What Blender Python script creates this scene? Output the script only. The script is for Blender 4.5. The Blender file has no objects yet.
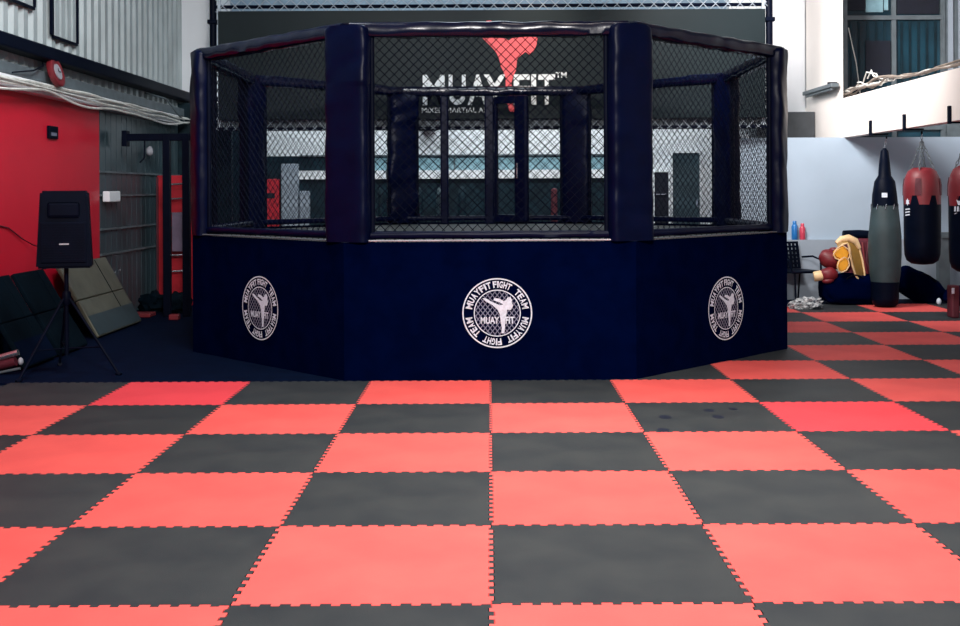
import bpy, bmesh, math, random
from mathutils import Vector, Matrix, noise
random.seed(7)
S = bpy.context.scene
COL = S.collection
PI = math.pi

# ------------------------------------------------------------------ camera, world, lights, exposure
F, CX, HY, CAMH = 1107.0, 489.5, 191.0, 1.58
cd = bpy.data.cameras.new('camera'); cam = bpy.data.objects.new('camera', cd); COL.objects.link(cam)
cd.sensor_width = 36; cd.lens = 36*F/960
cd.shift_x = (480-CX)/960; cd.shift_y = (HY-313)/960
cam.location = (0, 0, CAMH)
cam.rotation_euler = (Matrix.Rotation(PI/2, 3, 'X') @ Matrix.Rotation(math.radians(-0.28), 3, 'Z')).to_euler()
cd.clip_end = 200
S.camera = cam
w = bpy.data.worlds.new('world'); S.world = w; w.use_nodes = True
w.node_tree.nodes['Background'].inputs[0].default_value = (0.35, 0.62, 1.0, 1)
w.node_tree.nodes['Background'].inputs[1].default_value = 0.20
S.view_settings.view_transform = 'Standard'; S.view_settings.look = 'None'
S.view_settings.gamma = 1; S.view_settings.exposure = 0.0

def area(name, loc, target, power, sx, sy, color=(1, 1, 1)):
    l = bpy.data.lights.new(name, 'AREA'); l.shape = 'RECTANGLE'; l.size = sx; l.size_y = sy
    l.energy = power; l.color = color
    o = bpy.data.objects.new(name, l); COL.objects.link(o); o.location = loc
    o.rotation_euler = (Vector(target)-Vector(loc)).to_track_quat('-Z', 'Y').to_euler()
    return o
area('key_ceiling_lamp', (0.2, 0.4, 5.2), (0.6, 6.5, 0), 790, 0.9, 0.9, (1.0, 0.96, 0.94))
ol = area('front_warm_fill', (0.8, 6.6, 5.6), (0.8, 6.6, 0), 110, 1.0, 2.4, (1.0, 0.90, 0.80)); ol.data.spread = math.radians(80)  # added fill, not a known fitting: warms the middle of the mats
area('left_wall_fill', (-1.8, 8.6, 5.4), (-4.7, 12.5, 2.3), 170, 1.2, 1.2, (0.92, 0.97, 1.0))  # extra fill added to brighten the ribbed left wall
rl = area('right_wall_fill', (2.2, 12.6, 5.2), (5.4, 15.4, 3.4), 205, 1.2, 1.2, (1.0, 0.95, 0.93)); rl.data.spread = math.radians(105)  # unseen fill put in to brighten the right wall and beam
area('middle_ceiling_lamp', (0.0, 12.2, 5.6), (0.0, 12.6, 1.0), 60, 1.4, 1.4, (0.8, 0.93, 1.0))
area('rear_wall_fill', (0.0, 16.8, 3.6), (0, 18.3, 1.8), 100, 7.0, 0.3, (0.85, 0.95, 1.0))  # added light behind the sign, lifts the pale band of the rear wall
area('rear_upper_lamp', (0.0, 16.5, 5.6), (0, 18.3, 4.6), 50, 6.0, 0.4, (0.85, 0.95, 1.0))
sp = bpy.data.lights.new('sign_lamp', 'SPOT'); sp.energy = 300; sp.spot_size = 0.80; sp.spot_blend = 1; sp.color = (1, 0.82, 0.66)
sp.shadow_soft_size = 0.15
so = bpy.data.objects.new('sign_lamp', sp); COL.objects.link(so); so.location = (0.6, 14.2, 5.6)
so.rotation_euler = (Vector((0.65, 15.7, 3.6))-so.location).to_track_quat('-Z', 'Y').to_euler()

# ------------------------------------------------------------------ materials
def mat(name, c, rough=0.6, metal=0.0, var=0.15, scale=6.0, bump=0.0, bscale=40.0, spec=0.5, c2=None, rnd=0.0, coat=0.0, trans=0.0, bands=None):
    m = bpy.data.materials.new(name); m.use_nodes = True
    nt = m.node_tree; N = nt.nodes; L = nt.links; b = N['Principled BSDF']
    b.inputs['Roughness'].default_value = rough; b.inputs['Metallic'].default_value = metal
    b.inputs['Specular IOR Level'].default_value = spec
    b.inputs['Coat Weight'].default_value = coat
    b.inputs['Transmission Weight'].default_value = trans
    tc = N.new('ShaderNodeTexCoord')
    nz = N.new('ShaderNodeTexNoise'); nz.inputs['Scale'].default_value = scale; nz.inputs['Detail'].default_value = 5
    L.new(tc.outputs['Object'], nz.inputs['Vector'])
    mx = N.new('ShaderNodeMix'); mx.data_type = 'RGBA'
    lo = c2 if c2 else tuple(x*(1-var) for x in c); hi = c if c2 else tuple(min(1, x*(1+var)) for x in c)
    mx.inputs[6].default_value = (*lo, 1); mx.inputs[7].default_value = (*hi, 1)
    cr = N.new('ShaderNodeMapRange'); cr.inputs[1].default_value = 0.35; cr.inputs[2].default_value = 0.65
    L.new(nz.outputs['Fac'], cr.inputs[0]); L.new(cr.outputs[0], mx.inputs[0])
    out = mx.outputs[2]
    if rnd:
        oi = N.new('ShaderNodeObjectInfo'); hs = N.new('ShaderNodeHueSaturation')
        mr = N.new('ShaderNodeMapRange'); mr.inputs[3].default_value = 1-rnd; mr.inputs[4].default_value = 1+rnd
        L.new(oi.outputs['Random'], mr.inputs[0]); L.new(mr.outputs[0], hs.inputs['Value'])
        L.new(out, hs.inputs['Color']); out = hs.outputs['Color']
    L.new(out, b.inputs['Base Color'])
    if bump:
        n2 = N.new('ShaderNodeTexNoise'); n2.inputs['Scale'].default_value = bscale; n2.inputs['Detail'].default_value = 4
        L.new(tc.outputs['Object'], n2.inputs['Vector'])
        bp = N.new('ShaderNodeBump'); bp.inputs['Strength'].default_value = bump; bp.inputs['Distance'].default_value = 0.02
        L.new(n2.outputs['Fac'], bp.inputs['Height']); L.new(bp.outputs[0], b.inputs['Normal'])
    return m
M = {}
M['vinyl'] = mat('navy_black_vinyl', (0.0003, 0.0020, 0.0165), 0.36, spec=0.09, bump=0.12, bscale=9)
M['gloss'] = mat('glossy_navy_vinyl', (0.0003, 0.0020, 0.0150), 0.22, spec=0.35, bump=0.10, bscale=9)
M['canvas'] = mat('navy_black_canvas', (0.0002, 0.0020, 0.0185), 0.95, spec=0.0, bump=0.1, bscale=3)
M['wire'] = mat('black_coated_wire', (0.001, 0.0025, 0.010), 0.6, spec=0.08)
M['blackm'] = mat('black_metal', (0.0018, 0.0035, 0.011), 0.5, spec=0.05)
M['deck'] = mat('grey_canvas', (0.07, 0.078, 0.078), 0.6)
M['stripe'] = mat('pale_cord', (0.34, 0.34, 0.38), 0.5)
M['print'] = mat('white_print', (0.62, 0.69, 0.78), 0.7, var=0.12, scale=60)
M['netprint'] = mat('faded_grey_print', (0.16, 0.17, 0.24), 0.8)
M['red'] = mat('red_foam', (0.80, 0.112, 0.100), 0.65, spec=0.18, c2=(0.72, 0.092, 0.086), scale=2.2, bump=0.10, bscale=180, rnd=0.07)
M['redhot'] = mat('bright_red_foam', (0.82, 0.068, 0.086), 0.65, spec=0.18, c2=(0.76, 0.058, 0.076), scale=2.2, bump=0.10, bscale=180)
M['black'] = mat('charcoal_foam', (0.036, 0.041, 0.044), 0.55, spec=0.22, c2=(0.024, 0.029, 0.034), scale=3.0, bump=0.10, bscale=180, rnd=0.10)
M['stain'] = mat('dark_scuff', (0.008, 0.012, 0.028), 0.5)
M['floor'] = mat('dark_concrete', (0.02, 0.03, 0.05), 0.7)
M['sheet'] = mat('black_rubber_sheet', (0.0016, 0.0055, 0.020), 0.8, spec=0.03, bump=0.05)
M['redwall'] = mat('red_painted_wall', (0.60, 0.008, 0.030), 0.45, var=0.06, scale=1.0, spec=0.4)
M['corr'] = mat('grey_corrugated_steel', (0.36, 0.41, 0.42), 0.5, metal=0.0, var=0.10, scale=3)
M['corrblue'] = mat('blue_grey_sheet', (0.20, 0.29, 0.38), 0.5, var=0.15)
M['teal'] = mat('teal_grey_panel', (0.034, 0.058, 0.070), 0.3, var=0.25, scale=1.5)
M['darkteal'] = mat('dark_teal_panel', (0.004, 0.018, 0.027), 0.6, spec=0.2, var=0.3)
M['white'] = mat('white_painted_wall', (0.80, 0.82, 0.85), 0.6, var=0.02, scale=1.5)
M['cream'] = mat('cream_painted_wall', (0.86, 0.79, 0.74), 0.6, var=0.03, scale=1.5)
M['part'] = mat('blue_grey_wall', (0.36, 0.45, 0.54), 0.4, var=0.07, scale=0.8)
M['dado'] = mat('grey_dado', (0.29, 0.34, 0.40), 0.5, var=0.06, scale=1)
M['grey'] = mat('mid_grey_metal', (0.10, 0.125, 0.14), 0.5)
M['darkgrey'] = mat('dark_grey_paint', (0.055, 0.062, 0.07), 0.6)
M['pale'] = mat('pale_cable', (0.66, 0.66, 0.62), 0.5, var=0.2)
M['brown'] = mat('brown_cable', (0.22, 0.18, 0.15), 0.6, var=0.4)
M['signpanel'] = mat('dark_sign_panel', (0.013, 0.020, 0.023), 0.45, spec=0.10, var=0.08, scale=1)
M['signwhite'] = mat('white_sign_vinyl', (0.82, 0.86, 0.88), 0.5, var=0.04)
M['signred'] = mat('red_sign_vinyl', (0.78, 0.085, 0.10), 0.5, var=0.05)
M['galv'] = mat('galvanised_wire', (0.42, 0.48, 0.54), 0.4, metal=0.3)
M['glass'] = mat('dark_window_glass', (0.006, 0.035, 0.055), 0.12, var=0.5, scale=1.2)
M['glassblue'] = mat('blue_window_glass', (0.22, 0.38, 0.44), 0.3, var=0.15)
M['void'] = mat('black_opening', (0.001, 0.003, 0.012), 0.8)
M['olive'] = mat('olive_vinyl', (0.075, 0.073, 0.050), 0.5, var=0.15, bump=0.1, bscale=8)
M['dgreen'] = mat('dark_green_vinyl', (0.0012, 0.0055, 0.0105), 0.8, spec=0.05, bump=0.1, bscale=8)
M['bagteal'] = mat('bag_teal_band', (0.008, 0.024, 0.032), 0.5)
M['plastic'] = mat('black_plastic', (0.0009, 0.0028, 0.010), 0.5, spec=0.06)
M['chrome'] = mat('chrome', (0.6, 0.62, 0.68), 0.25, metal=0.9)
M['redleather'] = mat('red_leather', (0.17, 0.011, 0.018), 0.5, bump=0.1, bscale=12)
M['redboard'] = mat('red_board', (0.50, 0.014, 0.028), 0.4)
M['dkred'] = mat('dark_red_fabric', (0.085, 0.006, 0.016), 0.6)
M['yellow'] = mat('yellow_leather', (0.78, 0.36, 0.03), 0.4, bump=0.1, bscale=12)
M['mustard'] = mat('mustard_leather', (0.30, 0.17, 0.035), 0.5)
M['beige'] = mat('beige_leather', (0.80, 0.56, 0.30), 0.5)
M['bluep'] = mat('blue_bottle_plastic', (0.02, 0.17, 0.48), 0.3)
M['redp'] = mat('red_bottle_plastic', (0.50, 0.05, 0.09), 0.3)
M['cloth'] = mat('white_and_dark_cloth', (0.78, 0.80, 0.80), 0.8, c2=(0.04, 0.05, 0.07), scale=26)
M['purple'] = mat('grey_mauve_towel', (0.20, 0.15, 0.22), 0.9)
M['bagcanvas'] = mat('worn_grey_canvas', (0.022, 0.042, 0.048), 0.6, var=0.25, scale=3)

# ------------------------------------------------------------------ helpers
def W(px, py, Y):                                    # photograph pixel at depth Y -> point in the place
    return Vector(((px-CX)*Y/F, Y, CAMH+(HY-py)*Y/F))

class MB:
    def __init__(s): s.bm = bmesh.new()
    def box(s, x0, x1, y0, y1, z0, z1, bev=0.0, mx=None, seg=2):
        r = bmesh.ops.create_cube(s.bm, size=1)
        vs = r['verts']
        for v in vs:
            v.co = Vector(((x0+x1)/2+v.co.x*(x1-x0), (y0+y1)/2+v.co.y*(y1-y0), (z0+z1)/2+v.co.z*(z1-z0)))
        if bev:
            es = list({e for v in vs for e in v.link_edges})
            rr = bmesh.ops.bevel(s.bm, geom=es, offset=bev, segments=seg, affect='EDGES', profile=0.5)
            vs = list({v for f in rr['faces'] for v in f.verts} | {v for v in vs if v.is_valid})
        if mx is not None:
            for v in vs: v.co = mx @ v.co
        return s
    def ring(s, c, u, v, r, n): return [s.bm.verts.new(c+u*math.cos(2*PI*i/n)*r+v*math.sin(2*PI*i/n)*r) for i in range(n)]
    def tube(s, pts, r, n=8, mx=None):
        pts = [Vector(p) for p in pts]
        if mx is not None: pts = [mx @ p for p in pts]
        rs = r if isinstance(r, (list, tuple)) else [r]*len(pts)
        d0 = (pts[1]-pts[0]).normalized(); a = Vector((0, 0, 1)) if abs(d0.z) < 0.9 else Vector((1, 0, 0))
        u = d0.cross(a).normalized(); rings = []
        for i, p in enumerate(pts):
            d = (pts[min(i+1, len(pts)-1)]-pts[max(i-1, 0)]).normalized()
            u = (u-d*u.dot(d)).normalized(); rings.append(s.ring(p, u, d.cross(u), rs[i], n))
        for A, B in zip(rings, rings[1:]):
            for i in range(n): s.bm.faces.new((A[i], A[(i+1) % n], B[(i+1) % n], B[i]))
        s.bm.faces.new(rings[0][::-1]); s.bm.faces.new(rings[-1])
        return s
    def lathe(s, prof, c, n=24, mx=None, wob=0):
        rings = []
        for r, z in prof:
            row = []
            for i in range(n):
                a = 2*PI*i/n; rr = r*(1+wob*noise.noise(Vector((math.cos(a)*2, math.sin(a)*2, z*5+c[0]))))
                p = Vector((c[0]+rr*math.cos(a), c[1]+rr*math.sin(a), c[2]+z))
                row.append(s.bm.verts.new(mx @ p if mx is not None else p))
            rings.append(row)
        for A, B in zip(rings, rings[1:]):
            for i in range(n): s.bm.faces.new((A[i], A[(i+1) % n], B[(i+1) % n], B[i]))
        s.bm.faces.new(rings[0][::-1]); s.bm.faces.new(rings[-1])
        return s
    def prism(s, pts, f, t):
        """polygon pts (a,b); f(a,b,d) -> Vector; solid from d=0 to d=t"""
        A = [s.bm.verts.new(f(a, b, 0)) for a, b in pts]; B = [s.bm.verts.new(f(a, b, t)) for a, b in pts]
        n = len(pts)
        for i in range(n): s.bm.faces.new((A[i], A[(i+1) % n], B[(i+1) % n], B[i]))
        s.bm.faces.new(A[::-1]); s.bm.faces.new(B)
        return s
    def blob(s, c, sz, mx=None, amp=0.12, fr=3.0, sub=3, seed=0):
        r = bmesh.ops.create_icosphere(s.bm, subdivisions=sub, radius=1)
        rot = mx if mx is not None else Matrix.Identity(4)
        for v in r['verts']:
            k = 1+amp*noise.noise(v.co*fr*0.6+Vector((seed*3.1, seed, 0)))
            p = Vector((v.co.x*sz[0]*k, v.co.y*sz[1]*k, v.co.z*sz[2]*k))
            v.co = Vector(c)+(rot.to_3x3() @ p)
        return s
    def build(s, name, m, parent=None, smooth=False, kind=None):
        bmesh.ops.recalc_face_normals(s.bm, faces=s.bm.faces)
        me = bpy.data.meshes.new(name); s.bm.to_mesh(me); s.bm.free()
        me.materials.append(m)
        if smooth:
            me.polygons.foreach_set('use_smooth', [True]*len(me.polygons))
        o = bpy.data.objects.new(name, me); COL.objects.link(o)
        if parent is not None:
            o.parent = parent
            if parent.type == 'EMPTY': o.matrix_parent_inverse = Matrix.Translation(-parent.location)
        if kind: o['kind'] = kind
        if smooth:
            md = o.modifiers.new('edge', 'EDGE_SPLIT'); md.split_angle = math.radians(50)
        return o
def tag(o, label, cat, group=None, kind=None):
    o['label'] = label; o['category'] = cat
    if group: o['group'] = group
    if kind: o['kind'] = kind
    return o
def thing(name, label, cat, loc, group=None):
    o = bpy.data.objects.new(name, None); COL.objects.link(o); o.location = loc; o.empty_display_size = 0.1
    return tag(o, label, cat, group)
def struct(name, mb, m, smooth=False): return mb.build(name, m, None, smooth, 'structure')

_fc = {}
def glyphs(text, bold=0.02):
    k = (text, bold)
    if k not in _fc:
        c = bpy.data.curves.new('t', 'FONT'); c.body = text; c.offset = bold; c.resolution_u = 3; c.fill_mode = 'FRONT'
        o = bpy.data.objects.new('t', c); COL.objects.link(o)
        bpy.context.view_layer.update()
        dg = bpy.context.evaluated_depsgraph_get()
        me = bpy.data.meshes.new_from_object(o.evaluated_get(dg))
        vs = [(v.co.x, v.co.y) for v in me.vertices]; fs = [tuple(p.vertices) for p in me.polygons]
        bpy.data.objects.remove(o); bpy.data.curves.remove(c); bpy.data.meshes.remove(me)
        _fc[k] = (vs, fs)
    return _fc[k]
def put_text(mb, text, x0, x1, z0, z1, f, t=0.004, bold=0.02, warp=None):
    """fit the text into the box x0..x1, z0..z1 of a plane whose points are f(x, z, d)"""
    vs, fs = glyphs(text, bold)
    ax = min(v[0] for v in vs); bx = max(v[0] for v in vs); az = min(v[1] for v in vs); bz = max(v[1] for v in vs)
    P = [(x0+(v[0]-ax)/(bx-ax)*(x1-x0), z0+(v[1]-az)/(bz-az)*(z1-z0)) for v in vs]
    if warp: P = [warp(*p) for p in P]
    V = [mb.bm.verts.new(f(a, b, t)) for a, b in P]
    for fc in fs:
        try: mb.bm.faces.new([V[i] for i in fc])
        except ValueError: pass

# ------------------------------------------------------------------ setting
ROW0 = 4.235
struct('floor', MB().box(-9, 10, -4, 19.5, -0.2, -0.025), M['floor'])
struct('ceiling', MB().box(-9, 10, -4, 19.5, 6.0, 6.1), M['corr'])
LX = -4.75
# left wall: red painted lower wall, steel panel further back, ribbed sheet above
struct('wall_left', MB().box(LX-0.2, LX, -4, 13.48, -0.02, 2.60), M['redwall'])
mb = MB().box(LX-0.2, LX-0.02, 13.48, 18.5, -0.02, 2.60)
y = 13.55
while y < 18: mb.box(LX-0.02, LX-0.015, y, y+0.10, -0.02, 2.58); y += 0.2
struct('wall_left_panelled', mb, M['teal'])
mb = MB()
for z in (1.84, 1.55, 1.13, 0.82): mb.box(LX-0.01, LX+0.012, 13.5, 18.0, z-0.012, z+0.012)
struct('trim_1', mb, M['grey'])
def corrugated(name, x, y0, y1, z0, z1, m, pitch=0.24, dep=0.045):
    mb = MB(); y = y0; prof = []
    while y < y1:
        prof += [(y, 0), (y+pitch*0.42, 0), (y+pitch*0.52, dep), (y+pitch*0.88, dep)]; y += pitch
    prof += [(y, 0)]
    a = [mb.bm.verts.new((x-d, yy, z0)) for yy, d in prof]; b = [mb.bm.verts.new((x-d, yy, z1)) for yy, d in prof]
    for i in range(len(prof)-1): mb.bm.faces.new((a[i], a[i+1], b[i+1], b[i]))
    mb.box(x-0.2, x-dep-0.01, y0, y1, z0, z1)
    return struct(name, mb, m)
corrugated('wall_left_upper', LX-0.02, -4, 17.2, 2.60, 6.0, M['corr'])
struct('baseboard_left', MB().box(LX, LX+0.03, 2, 13.3, -0.02, 0.34), M['sheet'])
# rear walls
struct('wall_back_left', MB().box(LX-0.1, -3.95, 16.95, 17.05, -0.02, 2.95), M['darkteal'])
struct('wall_back', MB().box(-9, 10, 18.3, 18.5, -0.02, 6.0), M['white'])
mb = MB().box(-4.25, 4.45, 18.22, 18.3, 3.9, 6.0)
x = -4.2
while x < 4.4: mb.box(x, x+0.12, 18.19, 18.22, 3.9, 6.0); x += 0.25
struct('wall_back_upper', mb, M['corrblue'])
struct('trim_2', MB().box(LX-0.2, -4.25, 17.2, 18.3, -0.02, 6.0), M['white'])       # white corner column, left
struct('wall_right', MB().box(5.13, 5.15, 16.1, 17.9, 2.90, 6.0), M['cream'])
struct('wall_right_rear', MB().box(3.9, 5.13, 17.95, 18.3, 2.80, 6.0), M['white'])
struct('trim_3', MB().box(4.2, 5.12, 17.4, 17.9, 2.33, 2.80), M['darkgrey'])
struct('wall_outer', MB().box(9.0, 9.2, -4, 18.5, -0.02, 6.0), M['white'])
# the partition behind the hanging bags, with its dado ledge
struct('wall_partition', MB().box(3.6, 9.0, 16.0, 16.1, -0.02, 2.33), M['part'])
struct('baseboard_back', MB().box(3.6, 9.0, 15.9, 16.0, -0.02, 0.857), M['dado'])
struct('trim_4', MB().box(6.41, 6.56, 15.78, 15.9, -0.02, 0.96).box(6.44, 6.62, 15.75, 15.78, 0.88, 0.91), M['grey'])
# white beam over the bags
struct('wall_beam', MB().box(5.13, 5.27, 4.0, 17.95, 2.33, 2.90), M['cream'])

# upper right window with steel frame
def win(n, x0, x1, z0, z1, Y, vs, hs, glass, fr, fw=0.06):
    g = MB().box(x0, x1, Y+0.03, Y+0.05, z0, z1).build('window_%d' % n, glass, None, False, 'structure')
    m = MB().box(x0-fw/2, x0+fw/2, Y-0.02, Y+0.02, z0, z1).box(x1-fw/2, x1+fw/2, Y-0.02, Y+0.02, z0, z1)
    for v in vs: m.box(v-fw/2, v+fw/2, Y-0.015, Y+0.02, z0, z1)
    for h in hs: m.box(x0, x1, Y-0.03, Y+0.02, h-fw/2, h+fw/2)
    m.build('window_frame', fr, g)
    return g
Yw = 17.0
g = win(1, 5.47, 6.97, 2.36, 6.0, Yw, [6.22], [4.21, 2.52], M['glass'], M['grey'], 0.065)
m = MB()
x = 5.55
while x < 6.9: m.box(x, x+0.03, Yw+0.015, Yw+0.03, 2.6, 4.15); x += 0.13
m.build('glass_ribs', M['darkteal'], g)
MB().box(5.79, 6.17, Yw+0.0, Yw+0.03, 3.30, 3.86).build('dark_pane', M['void'], g)
MB().box(5.80, 6.06, Yw+0.01, Yw+0.03, 4.30, 4.85).box(6.08, 6.14, Yw+0.01, Yw+0.03, 4.33, 4.75).build('bright_pane', M['glassblue'], g)
MB().box(5.50, 5.79, Yw+0.012, Yw+0.03, 4.33, 5.0).box(6.27, 6.92, Yw+0.012, Yw+0.03, 4.27, 5.2).build('dark_pane', M['void'], g)
struct('wall_back_right', MB().box(6.99, 9.0, 17.0, 17.1, 2.33, 6.0), M['grey'])
m = MB(); x = 7.05
while x < 8.9: m.box(x, x+0.07, 16.97, 17.0, 2.9, 6.0); x += 0.16
struct('trim_5', m, M['dado'])

# rear wall furnishing seen through the cage
R = 18.3; k = R/F
def rear(x0, x1, y0, y1, d0=0.0, d1=0.04, mb=None):
    mb = mb or MB()
    a = W(x0, y1, R); b = W(x1, y0, R)
    return mb.box(a.x, b.x, R-d1, R-d0, a.z, b.z)
struct('wall_back_lower', rear(200, 645, 178, 292).box(-4.25, -3.75, R-0.05, R, -0.02, 3.9).box(-3.75, -2.7, R-0.045, R, -0.02, 2.17), M['darkteal'])
g = rear(300, 645, 155.5, 170).build('window_2', M['glassblue'], None, False, 'structure')
m = rear(300, 645, 154.5, 156.0, 0.04, 0.07)
for px in range(330, 640, 62): rear(px, px+1.2, 156, 170, 0.04, 0.06, m)
m.build('window_frame', M['grey'], g)
struct('trim_6', rear(300, 645, 170, 178.5, 0, 0.10), M['white'])
d = rear(672, 699, 154, 290, 0.0, 0.06).build('door_1', M['teal'], None, False, 'structure')
rear(695, 697, 200, 208, 0.06, 0.10).build('door_handle', M['chrome'], d)
rear(670.5, 672, 152.5, 290, 0, 0.08, rear(699, 700.5, 152.5, 290, 0, 0.08, rear(672, 699, 152.5, 154, 0, 0.08))).build('door_frame', M['white'], d)
d = rear(654, 668, 173, 290, 0.0, 0.05).build('door_2', M['void'], None, False, 'structure')
rear(652.8, 654, 172, 290, 0, 0.07, rear(668, 669.2, 172, 290, 0, 0.07, rear(654, 668, 172, 173, 0, 0.07))).build('door_frame', M['white'], d)
rear(655.5, 666, 194.6, 195.6, 0.05, 0.08).build('door_handle', M['chrome'], d)

# ------------------------------------------------------------------ foam puzzle mats
NT = 13
def edge(p0, p1, nrm, amp=0.011):
    """toothed line p0->p1; nrm is the direction of a positive tooth"""
    out = []; n2 = 2*NT
    for i in range(n2):
        t0, t1 = i/n2, (i+1)/n2
        s = 0 if i in (0, n2-1) else (amp if i % 2 else -amp)
        e = 0.0022 if s > 0 else (-0.0022 if s < 0 else 0)
        for t, q in ((t0, -e), (t1, e)):
            out.append((p0[0]+(p1[0]-p0[0])*(t+q)+nrm[0]*s, p0[1]+(p1[1]-p0[1])*(t+q)+nrm[1]*s))
    return out
def mat_outline(w=1.0):
    g = 0.0026
    a = edge((0, 0), (1, 0), (0, 1)); b = edge((1, 0), (1, 1), (1, 0))
    c = edge((0, 1), (1, 1), (0, 1))[::-1]; d = edge((0, 0), (0, 1), (1, 0))[::-1]
    a = [(x, y+g) for x, y in a]; b = [(x-g, y) for x, y in b]; c = [(x, y-g) for x, y in c]; d = [(x+g, y) for x, y in d]
    pts = []
    for L_ in (a, b, c, d):
        for p in L_:
            p = (min(max(p[0], -0.02), 1.02), min(max(p[1], -0.02), 1.02))
            if not pts or (abs(pts[-1][0]-p[0])+abs(pts[-1][1]-p[1]) > 1e-5): pts.append(p)
    # tidy the four corners
    def fix(p):
        x, y = p
        if x < g and y < 0.04 and abs(y) < 1e-6+g: x = g
        return (x, y)
    q = []
    for x, y in pts:
        if abs(x) < 1e-6: x = g
        if abs(x-1) < 1e-6: x = 1-g
        if abs(y) < 1e-6: y = g
        if abs(y-1) < 1e-6: y = 1-g
        if not q or (abs(q[-1][0]-x)+abs(q[-1][1]-y) > 1e-5): q.append((x, y))
    if abs(q[0][0]-q[-1][0])+abs(q[0][1]-q[-1][1]) < 1e-5: q.pop()
    return q
OUT = mat_outline()
def mat_mesh(nm, m):
    mb = MB(); mb.prism(OUT, lambda a, b, d: Vector((a-0.5, b-0.5, -d)), 0.025)
    bmesh.ops.recalc_face_normals(mb.bm, faces=mb.bm.faces)
    me = bpy.data.meshes.new(nm); mb.bm.to_mesh(me); mb.bm.free(); me.materials.append(m); return me
MM = {'red': mat_mesh('red_mat', M['red']), 'bright red': mat_mesh('bright_red_mat', M['redhot']), 'charcoal': mat_mesh('charcoal_mat', M['black'])}
ORD = ['first', 'second', 'third', 'fourth', 'fifth', 'sixth', 'seventh', 'eighth', 'ninth', 'tenth', 'eleventh', 'twelfth', 'thirteenth']
rowmin = {5: 1, 6: 2, 7: 3, 8: 3, 9: 3, 10: 3}
for r in range(-1, 11):
    y0 = ROW0+r; y1 = y0+1
    lo = math.floor(-CX*y1/F+0.02) if r < 5 else rowmin[r]
    hi = math.floor((960-CX)*y1/F-0.02)
    if r == -1: lo, hi = -2, 1
    lo = max(lo, -4) if r == 4 else lo
    cols = list(range(lo, hi+1))
    for i, c in enumerate(cols):
        colr = 'charcoal' if (r+c) % 2 == 0 else 'red'
        if (r, c) in ((3, 2), (4, -3)): colr = 'bright red'
        o = bpy.data.objects.new('foam_puzzle_mat', MM[colr]); COL.objects.link(o)
        o.location = (c+0.5, y0+0.5, 0)
        tag(o, '%s foam puzzle mat, %s from the left in the %s row from the camera' % (colr, ORD[i], ORD[r+1]), 'floor mat', 'interlocking foam floor mats')
        if (r, c) == (3, 1):
            for px, py, rr in ((664, 418, 0.032), (708, 411.5, 0.028), (717, 418, 0.03), (732, 410, 0.024), (662, 431, 0.03)):
                Yq = CAMH*F/(py-HY); X = (px-CX)*Yq/F
                mb = MB(); mb.prism([(X+rr*1.35*math.cos(a*PI/6), Yq+rr*2.0*math.sin(a*PI/6)) for a in range(12)], lambda a, b, d: Vector((a-1.5, b-y0-0.5, 0.0006+d)), 0.0006)
                st = mb.build('scuff_mark', M['stain'], o)
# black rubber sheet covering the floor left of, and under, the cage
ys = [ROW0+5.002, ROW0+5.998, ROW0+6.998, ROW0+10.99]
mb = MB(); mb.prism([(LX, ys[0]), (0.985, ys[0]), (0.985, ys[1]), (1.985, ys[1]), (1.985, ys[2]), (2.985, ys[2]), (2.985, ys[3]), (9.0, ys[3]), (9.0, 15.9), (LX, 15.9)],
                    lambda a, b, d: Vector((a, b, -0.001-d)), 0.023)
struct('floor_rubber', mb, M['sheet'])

# ------------------------------------------------------------------ octagonal cage
CY, AP = 12.21, 2.87
T22 = math.tan(PI/8); RV = AP/math.cos(PI/8)
cage = thing('octagon_fighting_cage', 'large octagonal fighting cage with navy black skirt and padded posts on raised platform', 'fighting cage', (0, CY, 0))
def FM(a): return Matrix.Translation((0, CY, 0)) @ Matrix.Rotation(a, 4, 'Z')
def plane(a, n):
    m = FM(a)
    return lambda u, z, d: m @ Vector((u, -(AP+n+d), z))
DECK = 1.13
oct_ = lambda R_: [(R_*math.sin(PI/8+i*PI/4), CY-R_*math.cos(PI/8+i*PI/4)) for i in range(8)]
MB().prism(oct_((AP+0.05)/math.cos(PI/8)), lambda a, b, d: Vector((a, b, DECK-d)), 0.12).build('platform', M['deck'], cage)
def lattice(mb, u0, u1, z0, z1, p, r, f, spikes=0.0):
    q = p/2
    H = z1-z0; Wd = u1-u0; n = int((Wd+H)/p)+1
    for fam in (0, 1):
        for i in range(n+1):
            s = i*p
            # line: u-u0 + (z-z0) = s   or  u-u0 + (z1-z) = s
            a0 = max(0, s-H); a1 = min(Wd, s)
            if a1-a0 < 0.01: continue
            pts = []
            for a in (a0, a1):
                h = s-a
                z = z0+h if fam == 0 else z1-h
                pts.append((u0+a, z))
            d = (-1 if fam else 1)*r*0.6
            P = [f(pts[0][0], pts[0][1], d), f(pts[1][0], pts[1][1], d)]
            mb.tube(P, r, 4)
    if spikes:
        k = 0
        while u0+k*p < u1:
            for zz, sg in ((z0, -1), (z1, 1)):
                u = u0+k*p
                mb.tube([f(u, zz, 0.004), f(u+p*0.25, zz+sg*spikes, 0.004)], r, 4); mb.tube([f(u, zz, -0.004), f(u-p*0.25, zz+sg*spikes, -0.004)], r, 4)
            k += 1
HW = AP*T22-0.10
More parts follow.
